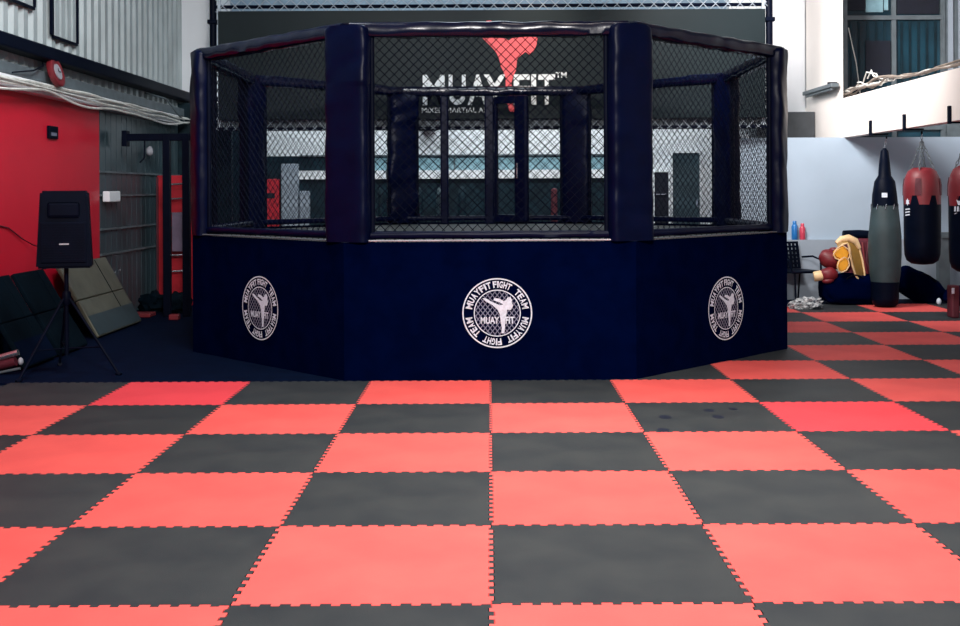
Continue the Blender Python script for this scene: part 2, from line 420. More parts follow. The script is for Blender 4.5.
def soft_bar(mb, f, u0, u1, zc, h, n0, n1, amp=0.006, seed=0, segs=60):
    """padded bar along a face, rounded in section, slightly wrinkled"""
    rings = []; N_ = 14
    for i in range(segs+1):
        u = u0+(u1-u0)*i/segs; row = []
        for j in range(N_):
            a = 2*PI*j/N_; ca, sa = math.cos(a), math.sin(a)
            ca = math.copysign(abs(ca)**0.55, ca); sa = math.copysign(abs(sa)**0.55, sa)
            w_ = noise.noise(Vector((u*5+seed*9, a*0.8, seed)))*amp
            row.append(mb.bm.verts.new(f(u, zc+sa*(h/2+w_), (n0+n1)/2+ca*((n1-n0)/2+w_))))
        rings.append(row)
    for A, B in zip(rings, rings[1:]):
        for j in range(N_): mb.bm.faces.new((A[j], A[(j+1) % N_], B[(j+1) % N_], B[j]))
    mb.bm.faces.new(rings[0]); mb.bm.faces.new(rings[-1][::-1])
def soft_post(mx, w_, d_, z0, z1, amp, seed):
    mb = MB(); rings = []; N_ = 28; segs = 90
    for i in range(segs+1):
        z = z0+(z1-z0)*i/segs; t = min(1, (z1-z)/0.05); cap = 0.80+0.2*math.sqrt(max(0, 1-(1-t)**2)); row = []
        for j in range(N_):
            a = 2*PI*j/N_; ca, sa = math.cos(a), math.sin(a)
            ca = math.copysign(abs(ca)**0.5, ca); sa = math.copysign(abs(sa)**0.5, sa)
            u = ca*w_/2; n = sa*d_/2
            q = Vector((u*3, n*3, z*4+u*6*math.sin(seed*2.3)+seed*7))
            wv = (noise.noise(q)+0.5*noise.noise(q*2.1))*amp*(1.6 if z > z1-0.5 else 1.0)
            row.append(mb.bm.verts.new(mx @ Vector(((u+math.copysign(1, ca)*wv*0.5)*cap, -(n+wv*(1 if sa > 0 else -1)), z))))
        rings.append(row)
    for A, B in zip(rings, rings[1:]):
        for j in range(N_): mb.bm.faces.new((A[j], A[(j+1) % N_], B[(j+1) % N_], B[j]))
    mb.bm.faces.new(rings[0]); mb.bm.faces.new(rings[-1][::-1])
    return mb
def emblem(f, parent, cz, cu=0.0, s=1.0):
    K = 0.00133*s
    def g(a, b, d): return f(cu+a*s, cz+b*s, 0.003+d)
    mb = MB()
    def annulus(r0, r1, n=72):
        A = [mb.bm.verts.new(g(r0*math.cos(2*PI*i/n), r0*math.sin(2*PI*i/n), 0.001)) for i in range(n)]
        B = [mb.bm.verts.new(g(r1*math.cos(2*PI*i/n), r1*math.sin(2*PI*i/n), 0.001)) for i in range(n)]
        for i in range(n): mb.bm.faces.new((A[i], A[(i+1) % n], B[(i+1) % n], B[i]))
    annulus(0.281, 0.292); annulus(0.188, 0.196)
    txt = [('MUAYFIT', 180-8, 102), ('FIGHT', 99, 61), ('TEAM', 50, 8), ('MUAYFIT', -8, -70), ('FIGHT', -81, -119), ('TEAM', -130, -172)]
    for wd, a0, a1 in txt:
        n = len(wd); wts = [1.25 if ch == 'M' else (0.5 if ch == 'I' else 1.0) for ch in wd]; tot = sum(wts); acc = 0
        for ch, wt in zip(wd, wts):
            b0 = a0+(a1-a0)*(acc+0.07)/tot; acc += wt; b1 = a0+(a1-a0)*(acc-0.07)/tot
            def warp(x, z): 
                th = math.radians(b0+(b1-b0)*x); rr = 0.212+0.056*z
                return (rr*math.cos(th), rr*math.sin(th))
            put_text(mb, ch, 0, 1, 0, 1, g, 0.0015, 0.035, warp)
    kick = [(268, 238), (290, 238), (330, 262), (378, 282), (400, 278), (372, 262), (340, 252), (342, 238), (372, 240), (402, 256), (418, 250), (425, 235), (445, 232), (455, 248), (452, 262), (462, 285), (448, 312), (425, 310), (420, 340), (412, 370), (410, 410), (406, 458), (388, 458), (390, 420), (383, 385), (378, 340), (365, 312), (330, 280), (290, 258)]
    mb.prism([((x-362)*0.00133, (332-y)*0.00133) for x, y in kick], lambda a, b, d: g(a, b, 0.002+d), 0.0015)
    put_text(mb, 'MUAY', (257-362)*0.00133, (374-362)*0.00133, -0.088, -0.03, g, 0.006, 0.03)
    put_text(mb, 'FIT', (414-362)*0.00133, (470-362)*0.00133, -0.088, -0.03, g, 0.006, 0.03)
    mb.build('emblem', M['print'], parent)
    nb = MB(); p = 0.05
    for fam in (1, -1):
        for i in range(-7, 8):
            c = i*p*1.0
            # line  b = fam*a*1.25 + c , clipped to radius .186
            A_, B_, C_ = 1+1.5625, 2*fam*1.25*c, c*c-0.186**2
            D = B_*B_-4*A_*C_
            if D <= 0.0004: continue
            a0 = (-B_-math.sqrt(D))/(2*A_); a1 = (-B_+math.sqrt(D))/(2*A_)
            q0 = Vector((a0, fam*1.25*a0+c)); q1 = Vector((a1, fam*1.25*a1+c)); dr = (q1-q0).normalized(); nn = Vector((-dr.y, dr.x))*0.0035
            V = [nb.bm.verts.new(g(q.x, q.y, 0.0004+0.0001*fam)) for q in (q0-nn, q1-nn, q1+nn, q0+nn)]
            nb.bm.faces.new(V)
    nb.build('emblem_net', M['netprint'], parent)

ZT = 2.935
for kf in range(8):
    a = kf*PI/4; f = plane(a, 0)
    # skirt: slightly rippled canvas panel
    sw = (AP+0.08)*T22; mb = MB(); nu, nz = 40, 16; G = []
    for lay in (0, 1):
        rows = []
        for j in range(nz+1):
            z = 0.0+1.155*j/nz; row = []
            for i in range(nu+1):
                u = -sw+2*sw*i/nu; e = min(1, (sw-abs(u))/0.25)*min(1, (1.155-z)/0.2+0.1)
                wv = 0.012*noise.noise(Vector((u*1.8+kf*5, z*0.8, kf)))*e
                row.append(mb.bm.verts.new(f(u, z, 0.08+wv-(0.015 if lay else 0))))
            rows.append(row)
        G.append(rows)
        for j in range(nz):
            for i in range(nu): mb.bm.faces.new((rows[j][i], rows[j][i+1], rows[j+1][i+1], rows[j+1][i]))
    A, B = G
    for i in range(nu):
        mb.bm.faces.new((A[0][i], A[0][i+1], B[0][i+1], B[0][i])); mb.bm.faces.new((A[nz][i], A[nz][i+1], B[nz][i+1], B[nz][i]))
    for j in range(nz):
        mb.bm.faces.new((A[j][0], A[j+1][0], B[j+1][0], B[j][0])); mb.bm.faces.new((A[j][nu], A[j+1][nu], B[j+1][nu], B[j][nu]))
    sk = mb.build('skirt', M['canvas'], cage, True)
    if kf in (0, 1, 7):
        emblem(plane(a, 0.092), sk, {0: 0.560, 1: 0.49, 7: 0.52}[kf], {0: 0.06, 1: 0.11, 7: -0.01}[kf])
    # wire panel
    u0, u1 = -HW, HW
    if kf == 4: lattice_ranges = [(-HW, -0.05), (-0.0, 0.0), (0.48, HW)]
    else: lattice_ranges = [(u0, u1)]
    mb = MB()
    if kf == 4:          # rear face; seen from the front its right end is -u
        lattice(mb, 0.0, HW, DECK+0.005, ZT, 0.082, 0.0026, f); lattice(mb, -HW, -0.45, DECK+0.005, ZT, 0.082, 0.0026, f)
    else:
        lattice(mb, u0, u1, DECK+0.005, ZT, 0.082, 0.0034 if kf in (0, 1, 7) else 0.0026, f)
    mb.build('wire_mesh', M['wire'], cage)
    mb = MB(); soft_bar(mb, f, -AP*T22+0.02, AP*T22-0.02, ZT+0.004, 0.130, -0.065, 0.085, 0.012, kf); mb.build('top_rail_pad', M['gloss'], cage, True)
    mb = MB(); soft_bar(mb, f, -AP*T22+0.02, AP*T22-0.02, 1.212, 0.066, -0.05, 0.06, 0.004, kf+20); mb.build('bottom_rail_pad', M['vinyl'], cage, True)
    if kf in (0, 1, 7, 2, 6):
        mb = MB(); mb.tube([f(-1.05, 1.168, 0.088), f(1.05, 1.168, 0.088)], 0.0075, 6); mb.build('edge_cord', M['stripe'] if kf == 0 else M['grey'], cage)  # side cords get a darker colour to imitate dimmer light there
for kv in range(8):
    a = PI/8+kv*PI/4
    m = FM(a) @ Matrix.Translation((0, -RV, 0))
    amp = 0.045 if kv == 4 else (0.016 if kv in (2, 3, 5) else 0.011)
    p = soft_post(m, 0.40, 0.17, 1.157, 2.975, amp, kv).build('post_pad', M['vinyl'], cage, True)
for kf in range(8):
    f = plane(kf*PI/4, 0)
    for s_ in (-1, 1):
        MB().tube([f(s_*(HW-0.105), DECK+0.01, 0.03), f(s_*(HW-0.105), ZT-0.03, 0.03)], 0.022, 10).build('frame_tube', M['blackm'], cage, True)
# rear gate: two slim padded uprights and a leaf standing slightly open
for X, w_ in ((-0.61, 0.11), (0.0, 0.13)):
    mb = MB(); mb.box(X-w_/2, X+w_/2, CY+AP-0.05, CY+AP+0.05, DECK+0.001, ZT-0.06, 0.02); mb.build('gate_post', M['vinyl'], cage)
gt = Matrix.Translation((0.06, CY+AP-0.02, 0)) @ Matrix.Rotation(math.radians(-32), 4, 'Z')
mb = MB(); mb.box(0.02, 0.06, -0.03, 0.03, 1.16, 2.86, 0.01, gt); mb.box(0.34, 0.54, -0.045, 0.045, 1.16, 2.86, 0.03, gt)
mb.box(0.05, 0.35, -0.035, 0.035, 1.16, 1.26, 0.01, gt); mb.box(0.05, 0.35, -0.035, 0.035, 2.76, 2.86, 0.01, gt)
gate = mb.build('gate', M['vinyl'], cage)
mb = MB(); lattice(mb, 0.05, 0.35, 1.25, 2.78, 0.082, 0.0026, lambda u, z, d: gt @ Vector((u, d, z))); mb.build('gate_mesh', M['wire'], gate)
mb = MB(); mb.tube([gt @ Vector((0.40, -0.06, 1.75)), gt @ Vector((0.40, -0.06, 1.95))], 0.012, 8); mb.build('latch', M['chrome'], gate)
# ------------------------------------------------------------------ rear wire fence and the sign on it
YF = 15.75
fence = thing('wire_fence', 'tall wire mesh fence with dark tube posts standing behind the cage, carrying the sign', 'fence', (0, YF, 0))
for px in (214, 770):
    X = W(px, 0, YF).x
    mb = MB(); mb.tube([(X, YF, 0), (X, YF, 5.2)], 0.05, 12); po = mb.build('post', M['blackm'], fence, True)
    for z in (4.0, 3.4, 2.9): MB().box(X-0.07, X+0.07, YF-0.07, YF+0.07, z-0.03, z+0.03, 0.01).build('clamp', M['blackm'], po)
    s = 1 if px < 400 else -1
    mb = MB(); mb.box(X+s*0.09-0.02, X+s*0.09+0.02, YF-0.03, YF+0.01, 2.5, 4.4); mb.build('edge_tube', M['galv'], po)
xa, xb = W(217, 0, YF).x, W(768, 0, YF).x
mb = MB(); mb.tube([(xa, YF, 4.215), (xb, YF, 4.215)], 0.026, 8); mb.build('rail', M['blackm'], fence)
mb = MB(); mb.tube([(xa, YF, 2.475), (xb, YF, 2.475)], 0.026, 8); mb.build('rail', M['blackm'], fence)
ff = lambda u, z, d: Vector((u, YF-0.03-d, z))
mb = MB(); lattice(mb, xa, xb, 4.15, 5.0, 0.175, 0.006, ff, 0.05); mb.build('wire_mesh', M['galv'], fence)
mb = MB(); lattice(mb, xa, xb, 2.48, 2.62, 0.14, 0.005, ff, 0.02); mb.build('wire_mesh', M['galv'], fence)
mb = MB(); mb.box(xa, xb, YF+0.03, YF+0.05, 2.50, 2.66); mb.build('skirting_strip', M['grey'], fence)
sign = thing('gym_sign', 'wide dark sign reading MUAY FIT with a red kicking figure, hung behind the cage', 'sign', (0, YF-0.09, 2.62))
YS = YF-0.10
mb = MB(); mb.box(xa+0.05, xb-0.05, YS, YS+0.04, 2.60, 4.14, 0.005); mb.build('sign_panel', M['signpanel'], sign)
sf = lambda a, b, d: Vector(((a+1.2-CX)*YS/F, YS-0.002-d, CAMH+(HY-b)*YS/F))
mb = MB()
for ch, x0, x1 in (('M', 422, 444), ('U', 448, 465), ('A', 467, 487.5), ('Y', 483, 505), ('F', 513, 529), ('I', 530.5, 535.5), ('T', 537.5, 554.5)):
    put_text(mb, ch, x0, x1, 105.0, 74.5, sf, 0.004, 0.022)
mb.build('lettering', M['signwhite'], sign)
mb = MB(); put_text(mb, 'MIXED MARTIAL ARTS', 421, 495, 112.5, 107.5, sf, 0.004, 0.0)
mb.build('small_lettering', M['signwhite'], sign)
mb = MB(); put_text(mb, 'TM', 555, 566, 78, 72.5, sf, 0.004, 0.02)
mb.build('trademark', M['signwhite'], sign)
fig = [(484, 24), (486, 21), (490, 20.5), (493, 22), (494, 26), (499, 32), (504, 38), (508, 41), (512, 38), (514, 33), (520, 28), (531, 26), (538, 30), (537, 38), (536, 45), (533, 52), (529, 55), (525, 52), (520, 56), (517, 58), (516, 64), (515.5, 70), (513, 76), (511, 82), (511, 90), (514, 97), (512, 104), (515, 112), (509, 112), (507, 105), (504.5, 98), (505, 88), (505, 78), (503, 72), (500, 66), (499, 60), (496, 53), (492, 48), (487, 43), (481, 37), (480, 30)]
mb = MB(); mb.prism(fig, lambda a, b, d: sf(a, b, 0.006+d), 0.003); mb.build('kicking_figure', M['signred'], sign)

# ------------------------------------------------------------------ right side: hanging bags
BX = 5.33
def bracket(name, Y, label):
    t = thing(name, label, 'bracket', (BX, Y, 2.33), 'steel brackets under the white beam')
    mb = MB(); mb.box(5.10, 5.128, Y-0.025, Y+0.025, 2.30, 2.50); mb.box(5.10, BX+0.02, Y-0.012, Y+0.012, 2.305, 2.325); mb.build('arm', M['blackm'], t)
    mb = MB(); mb.tube([(BX, Y, 2.292), (BX, Y, 2.25)], 0.012, 8); mb.build('hook', M['blackm'], t)
def links(mb, p, q, r=0.008, n=None):
    p = Vector(p); q = Vector(q); L_ = (q-p).length; n = n or max(3, int(L_/0.045)); d = (q-p).normalized()
    up = Vector((0, 1, 0)); a = d.cross(up).normalized(); b = d.cross(a)
    for i in range(n):
        c = p+(q-p)*((i+0.5)/n); s = a if i % 2 else b; h = L_/n*0.62
        pts = [c+d*h*math.cos(2*PI*j/8)+s*0.014*math.sin(2*PI*j/8) for j in range(9)]
        mb.tube(pts, r*0.55, 5)
# teardrop canvas bag
Y1 = 14.85; bracket('beam_bracket', Y1, 'black steel bracket above the grey teardrop bag')
t = thing('teardrop_punching_bag', 'worn grey canvas punching bag tapering to a black neck, nearest the gear pile', 'punching bag', (BX, Y1, 0))
X1 = BX-0.03
MB().lathe([(0.175, 0.30), (0.198, 0.45), (0.213, 0.70), (0.212, 0.95), (0.19, 1.2), (0.17, 1.36)], (X1, Y1, 0), 28, wob=0.03).build('bag_body', M['bagcanvas'], t, True)
MB().lathe([(0.13, 0.012), (0.165, 0.04), (0.178, 0.12), (0.18, 0.30), (0.186, 0.34)], (X1, Y1, 0), 28, wob=0.03).build('bag_bottom', M['plastic'], t, True)
mb = MB().lathe([(0.172, 1.33), (0.16, 1.5), (0.135, 1.68), (0.11, 1.72), (0.085, 1.76), (0.068, 1.95), (0.05, 2.09), (0.02, 2.13)], (X1, Y1, 0), 24, wob=0.06)
mb.build('neck', M['plastic'], t, True)
mb = MB().prism([(0, 0), (1, 0), (1, 1), (0, 1)], lambda a, b, d: Vector((X1+(0.165+d)*math.cos(math.radians(-122+a*24)), Y1+(0.165+d)*math.sin(math.radians(-122+a*24)), 1.47+b*0.06)), 0.004)
mb.build('label_patch', M['print'], t)
mb = MB(); links(mb, (X1, Y1, 2.13), (BX, Y1, 2.26)); mb.build('chain', M['chrome'], t)
mb = MB()
for i in range(10):
    a = 2*PI*i/10; mb.tube([(X1+0.18*math.cos(a), Y1+0.18*math.sin(a), 1.31), (X1+0.176*math.cos(a+0.1), Y1+0.176*math.sin(a+0.1), 1.38)], 0.006, 5)
mb.build('lacing', M['chrome'], t)
# black and red heavy bags
def heavy_bag(X, Y, label, angl, crown):
    t = thing('heavy_punching_bag', label, 'punching bag', (X, Y, 0.65), 'black heavy bags with red tops')
    MB().lathe([(0.06, 0.65), (0.13, 0.66), (0.185, 0.70), (0.208, 0.77), (0.214, 0.9), (0.218, 1.3), (0.218, 1.5)], (X, Y, 0), 32, wob=0.02).build('bag_body', M['plastic'], t, True)
    mb = MB(); rings = []; n = 48                                  # red shoulder panel with a toothed lower edge
    for j, (r, z) in enumerate([(0.2195, 1.5), (0.2195, 1.52), (0.216, 1.62), (0.20, 1.72), (0.165, 1.80), (0.10, 1.84), (0.02, 1.845)]):
        row = []
        for i in range(n):
            a = 2*PI*i/n; zz = z-(0.11 if (j == 0 and (i % 8) < 5) else 0)
            row.append(mb.bm.verts.new((X+r*math.cos(a), Y+r*math.sin(a), zz)))
        rings.append(row)
    for A, B in zip(rings, rings[1:]):
        for i in range(n): mb.bm.faces.new((A[i], A[(i+1) % n], B[(i+1) % n], B[i]))
    mb.build('bag_top', M['redleather'], t, True)
    for i in range(4):
        a = PI/4+i*PI/2+0.2
        mb = MB(); mb.prism([(-0.035, 1.50), (0.035, 1.50), (0.032, 1.63), (0.028, 1.71), (-0.028, 1.71), (-0.032, 1.63)], lambda u, z, d: Vector((X+(0.221+d-(max(0, z-1.62)*0.16))*math.cos(a+u/0.2), Y+(0.221+d-(max(0, z-1.62)*0.16))*math.sin(a+u/0.2), z)), 0.006)
        mb.build('hanging_strap', M['dkred'], t)
        mb = MB(); links(mb, (X+0.15*math.cos(a), Y+0.15*math.sin(a), 1.80), (X, Y, 2.17)); mb.build('chain', M['grey'], t)
    mb = MB(); links(mb, (X, Y, 2.16), (X, Y, 2.26)); mb.build('swivel', M['chrome'], t)
    g = lambda u, z, d: Vector((X+(0.2215+d)*math.cos(angl+u/0.22), Y+(0.2215+d)*math.sin(angl+u/0.22), z))
    mb = MB()
    if crown:
        mb.prism([(-0.05, 1.40), (-0.07, 1.46), (-0.035, 1.44), (0, 1.485), (0.035, 1.44), (0.07, 1.46), (0.05, 1.40)], g, 0.002)
        for i in range(6): mb.prism([(-0.1+i*0.035, 1.33), (-0.08+i*0.035, 1.33), (-0.075+i*0.035, 1.385), (-0.095+i*0.035, 1.385)], g, 0.002)
        mb.prism([(-0.10, 1.30), (0.10, 1.30), (0.08, 1.315), (-0.08, 1.315)], g, 0.002)
    else:
        mb.prism([(0.035*math.cos(i*PI/6)*(1 if i % 2 else 0.6), 1.42+0.045*math.sin(i*PI/6)*(1 if i % 2 else 0.6)) for i in range(12)], g, 0.002)
        for i in range(3): mb.prism([(-0.045, 1.25+i*0.035), (0.04, 1.26+i*0.035), (0.03, 1.275+i*0.035), (-0.04, 1.265+i*0.035)], g, 0.002)
    mb.build('printed_badge', M['print'], t)
bracket('beam_bracket', 13.64, 'black steel bracket above the middle black and red bag')
heavy_bag(BX, 13.64, 'black heavy punching bag with red top, hanging whole in view beside the grey bag', math.radians(-160), False)
bracket('beam_bracket', 12.3, 'black steel bracket at the right edge, above the crown badge bag')
heavy_bag(BX, 12.3, 'black and red heavy punching bag with white crown badge at the right edge', math.radians(-131), True)
# wall lamp and cables above
t = thing('strip_lamp', 'grey strip lamp fitting fixed high on the cream wall at right', 'lamp', (5.08, 16.7, 3.1))
mb = MB(); mb.box(4.98, 5.10, 16.12, 17.6, 3.07, 3.13, 0.01); mb.build('housing', M['grey'], t)
mb = MB(); mb.box(5.0, 5.128, 16.3, 16.36, 3.13, 3.16); mb.box(5.09, 5.128, 17.3, 17.36, 3.09, 3.16); mb.build('mount', M['blackm'], t)
mb = MB(); mb.tube([(5.02, 16.2, 3.05), (5.02, 17.5, 3.05)], 0.022, 8); mb.build('tube', M['grey'], t)
for i in range(7):
    pts = []; n = 46; mm = ('brown', 'pale', 'brown', 'pale', 'brown', 'pale', 'brown')[i]
    y0, y1 = (11.2, 18.0) if i < 5 else (13.4+i*0.2, 16.8)
    for j in range(n+1):
        Y = y0+(y1-y0)*j/n
        bulge = 0.05*math.exp(-((Y-15.2)/1.3)**2)
        z = 2.935+0.018*(i % 3)+(0.05+bulge*1.8)*abs(noise.noise(Vector((Y*1.3, i*3.7, 0.5))))+bulge*0.6
        x = (5.20+0.012*i if Y > 15.6 else 5.17+0.012*i-0.03)+(0.03 if Y > 15.6 else 0.08)*noise.noise(Vector((Y*1.7, i*5.1, 2.5)))
        pts.append((x, Y, z))
    mb = MB(); mb.tube(pts, 0.010 if i % 2 else 0.014, 6)
    tag(mb.build('cable', M[mm], None, True), '%s cable in the tangled run along the top of the white beam' % ('pale' if mm == 'pale' else 'brown'), 'cable', 'pale cables on the white beam' if mm == 'pale' else 'brown cables on the white beam')
mb = MB(); mb.tube([(5.5, 16.93, 4.05), (5.62, 16.93, 3.5), (5.68, 16.93, 3.0)], 0.008, 5)
tag(mb.build('cable', M['pale'], None), 'thin pale cord hanging down in front of the dark upper window', 'cable')

for q in ([(5.2, 14.7, 3.0), (5.18, 14.8, 3.12), (5.1, 14.95, 3.16), (5.14, 15.2, 3.05)], [(5.2, 14.4, 2.99), (5.12, 14.75, 3.09), (5.2, 15.05, 3.2), (5.2, 15.2, 3.1)]):
    tag(MB().tube(q, 0.010, 6).build('cable', M['pale'], None, True), 'stray pale cable end looping up from the tangle on the white beam', 'cable', 'stray cable ends on the white beam')

# bottles
def bottle(px, m, h, label, rad):
    X = (px-CX)*15.94/F
    t = thing('water_bottle', label, 'bottle', (X, 15.945, 0.857), 'bottles on the wall ledge')
    MB().lathe([(rad*0.9, 0.0), (rad, 0.01), (rad, h*0.70), (rad*0.75, h*0.80), (rad*0.55, h*0.84)], (X, 15.945, 0.857), 16).build('bottle_body', m, t, True)
    MB().lathe([(rad*0.62, h*0.84), (rad*0.62, h*0.98), (rad*0.5, h)], (X, 15.945, 0.857), 16).build('cap', m, t, True)
bottle(794.5, M['bluep'], 0.27, 'blue water bottle on the grey ledge, left of the red one', 0.044)
bottle(802.3, M['redp'], 0.235, 'red water bottle on the grey ledge, right of the blue one', 0.042)

# black chair with perforated back
Xc, Yc = 4.30, 15.48
t = thing('plastic_chair', 'black plastic chair with perforated back, half hidden by the cage', 'chair', (Xc, Yc, 0))
cmx = Matrix.Translation((Xc, Yc, 0)) @ Matrix.Rotation(math.radians(24), 4, 'Z')
MB().box(-0.24, 0.24, -0.23, 0.22, 0.42, 0.455, 0.015, cmx).build('seat', M['plastic'], t)
mb = MB(); nx, nz = 7, 6
bm_ = cmx @ Matrix.Translation((0, 0.23, 0.47)) @ Matrix.Rotation(math.radians(-10), 4, 'X')
for i in range(nx+1): mb.box(-0.23+0.46*i/nx-0.016, -0.23+0.46*i/nx+0.016, -0.01, 0.01, 0, 0.36, 0, bm_)
for j in range(nz+1): mb.box(-0.246, 0.246, -0.012, 0.012, 0.36*j/nz-0.014, 0.36*j/nz+0.014, 0, bm_)
mb.build('backrest', M['plastic'], t)
for sx in (-1, 1):
    for y0, y1 in ((-0.2, -0.25), (0.2, 0.27)):
        MB().tube([(sx*0.21, y0, 0.42), (sx*0.23, y1, 0.001)], 0.013, 8, cmx).build('leg', M['plastic'], t)
    MB().tube([(sx*0.25, 0.20, 0.62), (sx*0.27, 0.0, 0.64), (sx*0.27, -0.16, 0.60), (sx*0.25, -0.2, 0.43)], 0.014, 8, cmx).build('armrest', M['plastic'], t)

# heap of gear by the partition
RZ = lambda d: Matrix.Rotation(math.radians(d), 4, 'Z')
RX = lambda d: Matrix.Rotation(math.radians(d), 4, 'X')
RY = lambda d: Matrix.Rotation(math.radians(d), 4, 'Y')
def duffel(px0, px1, Y, h, dpt, label, tilt=0, seed=0):
    x0 = (px0-CX)*Y/F; x1 = (px1-CX)*Y/F; c = ((x0+x1)/2, Y, h/2)
    t = thing('duffel_bag', label, 'bag', (c[0], Y, 0), 'black kit bags by the wall')
    mx = RY(tilt)
    mb = MB(); r = bmesh.ops.create_uvsphere(mb.bm, u_segments=32, v_segments=20, radius=1)
    for v in r['verts']:
        p = v.co.copy(); f3 = lambda q: math.copysign(abs(q)**0.6, q)
        p = Vector((f3(p.x), f3(p.y), f3(p.z)))
        kk = 1+0.12*noise.noise(v.co*2.2+Vector((seed, 0, 0)))
        q = mx @ Vector((p.x*(x1-x0)/2*kk, p.y*dpt/2*kk, p.z*h/2*kk))
        v.co = Vector(c)+q
        v.co.z = max(v.co.z, 0.002)
    mb.build('bag_body', M['canvas'], t, True)
    pts = [Vector((c[0]-0.18+0.36*i/12, Y-dpt*0.42, h*0.72+0.11*math.sin(PI*i/12))) for i in range(13)]
    MB().tube(pts, 0.012, 6).build('strap', M['plastic'], t, True)
    return t
duffel(820, 882, 15.22, 0.42, 0.4, 'black kit bag lying under the heap of red and yellow gear', 2, 1)
duffel(893, 944, 15.5, 0.40, 0.4, 'black slumped kit bag on the floor below the middle hanging bag', 32, 5)
duffel(946, 990, 15.0, 0.26, 0.4, 'low black kit bag at the right edge beneath the crown badge bag', 0, 9)
# dark red rucksack behind
Yr = 15.72
t = thing('rucksack', 'dark red rucksack with black top roll and pale straps behind the yellow gear', 'bag', W(857, 285, Yr))
a = W(845, 288, Yr); b = W(873, 240, Yr)
MB().box(a.x, b.x, Yr-0.12, Yr+0.12, 0.002, b.z, 0.05, seg=4).build('bag_body', M['dkred'], t, True)
p0 = W(843, 236, Yr); p1 = W(874, 237, Yr)
MB().tube([p0, (p0+p1)/2, p1], [0.055, 0.07, 0.06], 12).build('top_roll', M['plastic'], t, True)
for x0, x1, x2 in ((856, 860, 857), (862, 864, 868), (868, 866, 872)):
    MB().tube([W(x0, 244, Yr-0.13), W(x1, 262, Yr-0.18), W(x2, 282, Yr-0.14)], 0.013, 6).build('strap', M['stripe'] if x0 == 856 else (M['redleather'] if x0 == 862 else M['dkred']), t, True)
# red boxing glove
def glove(c, s, m, cuffm, mx, label, cat='boxing glove'):
    t = thing('boxing_glove', label, cat, c, 'gear on the black kit bag')
    C = Vector(c)
    mb = MB(); mb.blob(C, (0.085*s, 0.075*s, 0.11*s), mx, 0.10, 3, 3, 1); mb.blob(C+(mx.to_3x3() @ Vector((0.07*s, -0.03*s, -0.02*s))), (0.035*s, 0.04*s, 0.07*s), mx, 0.08, 3, 2, 2)
    mb.build('glove_body', m, t, True)
    MB().lathe([(0.055*s, -0.17*s), (0.06*s, -0.16*s), (0.062*s, -0.09*s), (0.058*s, -0.07*s)], (0, 0, 0), 18, Matrix.Translation(C) @ mx).build('cuff', cuffm, t, True)
    return t
glove(W(831, 261, 15.2), 1.6, M['redleather'], M['dkred'], RY(-70) @ RZ(20), 'round red padded glove at the left of the heap, beside the yellow mitt')
glove(W(828, 276, 15.1), 1.15, M['redleather'], M['beige'], RY(80) @ RX(10), 'flat red glove with pale cuff at the bottom of the heap')
def pad(pts, Y, dep, m, edgem, label, name, cat):
    t = thing(name, label, cat, W(pts[0][0], pts[0][1], Y), 'gear on the black kit bag')
    mb = MB(); mb.prism(pts, lambda a, b, d: W(a, b, Y)+Vector((0, d, 0)), dep)
    es = [e for e in mb.bm.edges]; bmesh.ops.bevel(mb.bm, geom=es, offset=dep*0.28, segments=3, affect='EDGES', clamp_overlap=True)
    mb.build('padding', m, t, True)
    loop = [W(a, b, Y-0.004) for a, b in pts]+[W(pts[0][0], pts[0][1], Y-0.004)]
    MB().tube(loop, 0.009, 5).build('piping', edgem, t, True)
pad([(833, 256), (837, 250), (842, 247), (848, 251), (850, 257), (847, 262), (840, 262), (835, 260)], 15.02, 0.10, M['yellow'], M['beige'], 'yellow boxing mitt at the middle of the heap, above the oval one', 'focus_mitt', 'punch pad')
pad([(837, 268), (839, 262), (844, 259), (848, 261), (849, 267), (846, 272), (841, 274), (838, 272)], 14.96, 0.07, M['yellow'], M['beige'], 'small oval yellow mitt hanging low at the middle of the heap', 'focus_mitt', 'punch pad')
t = thing('belly_pad', 'curved beige and yellow body pad draped over the heap of gear', 'punch pad', W(845, 243, 15.1), 'gear on the black kit bag')
top = [(836, 245), (841, 241), (848, 240), (855, 243), (859, 250), (862, 262), (864, 274), (864, 285)]
inn = [(838, 250), (843, 246), (847, 245), (849, 249), (850, 257), (852, 267), (855, 277), (860, 284)]
mb = MB(); V1 = []; V2 = []
for (a, b), (c, d_) in zip(top, inn):
    V1.append([mb.bm.verts.new(W(a, b, 15.12)), mb.bm.verts.new(W(c, d_, 15.06))]); V2.append([mb.bm.verts.new(W(a, b, 15.19)), mb.bm.verts.new(W(c, d_, 15.13))])
for i in range(len(top)-1):
    mb.bm.faces.new((V1[i][0], V1[i][1], V1[i+1][1], V1[i+1][0])); mb.bm.faces.new((V2[i][0], V2[i][1], V2[i+1][1], V2[i+1][0]))
    mb.bm.faces.new((V1[i][0], V1[i+1][0], V2[i+1][0], V2[i][0])); mb.bm.faces.new((V1[i][1], V1[i+1][1], V2[i+1][1], V2[i][1]))
mb.bm.faces.new((V1[0][0], V1[0][1], V2[0][1], V2[0][0])); mb.bm.faces.new((V1[-1][0], V1[-1][1], V2[-1][1], V2[-1][0]))
mb.build('padding', M['mustard'], t, True)
MB().tube([W(a, b, 15.06) for a, b in inn]+[W(a, b, 15.12) for a, b in top[::-1][:4]], 0.015, 6).build('rim', M['beige'], t, True)
MB().tube([W(a, b, 15.12) for a, b in top[:5]], [0.03, 0.045, 0.055, 0.05, 0.03], 8).build('top_edge', M['beige'], t, True)
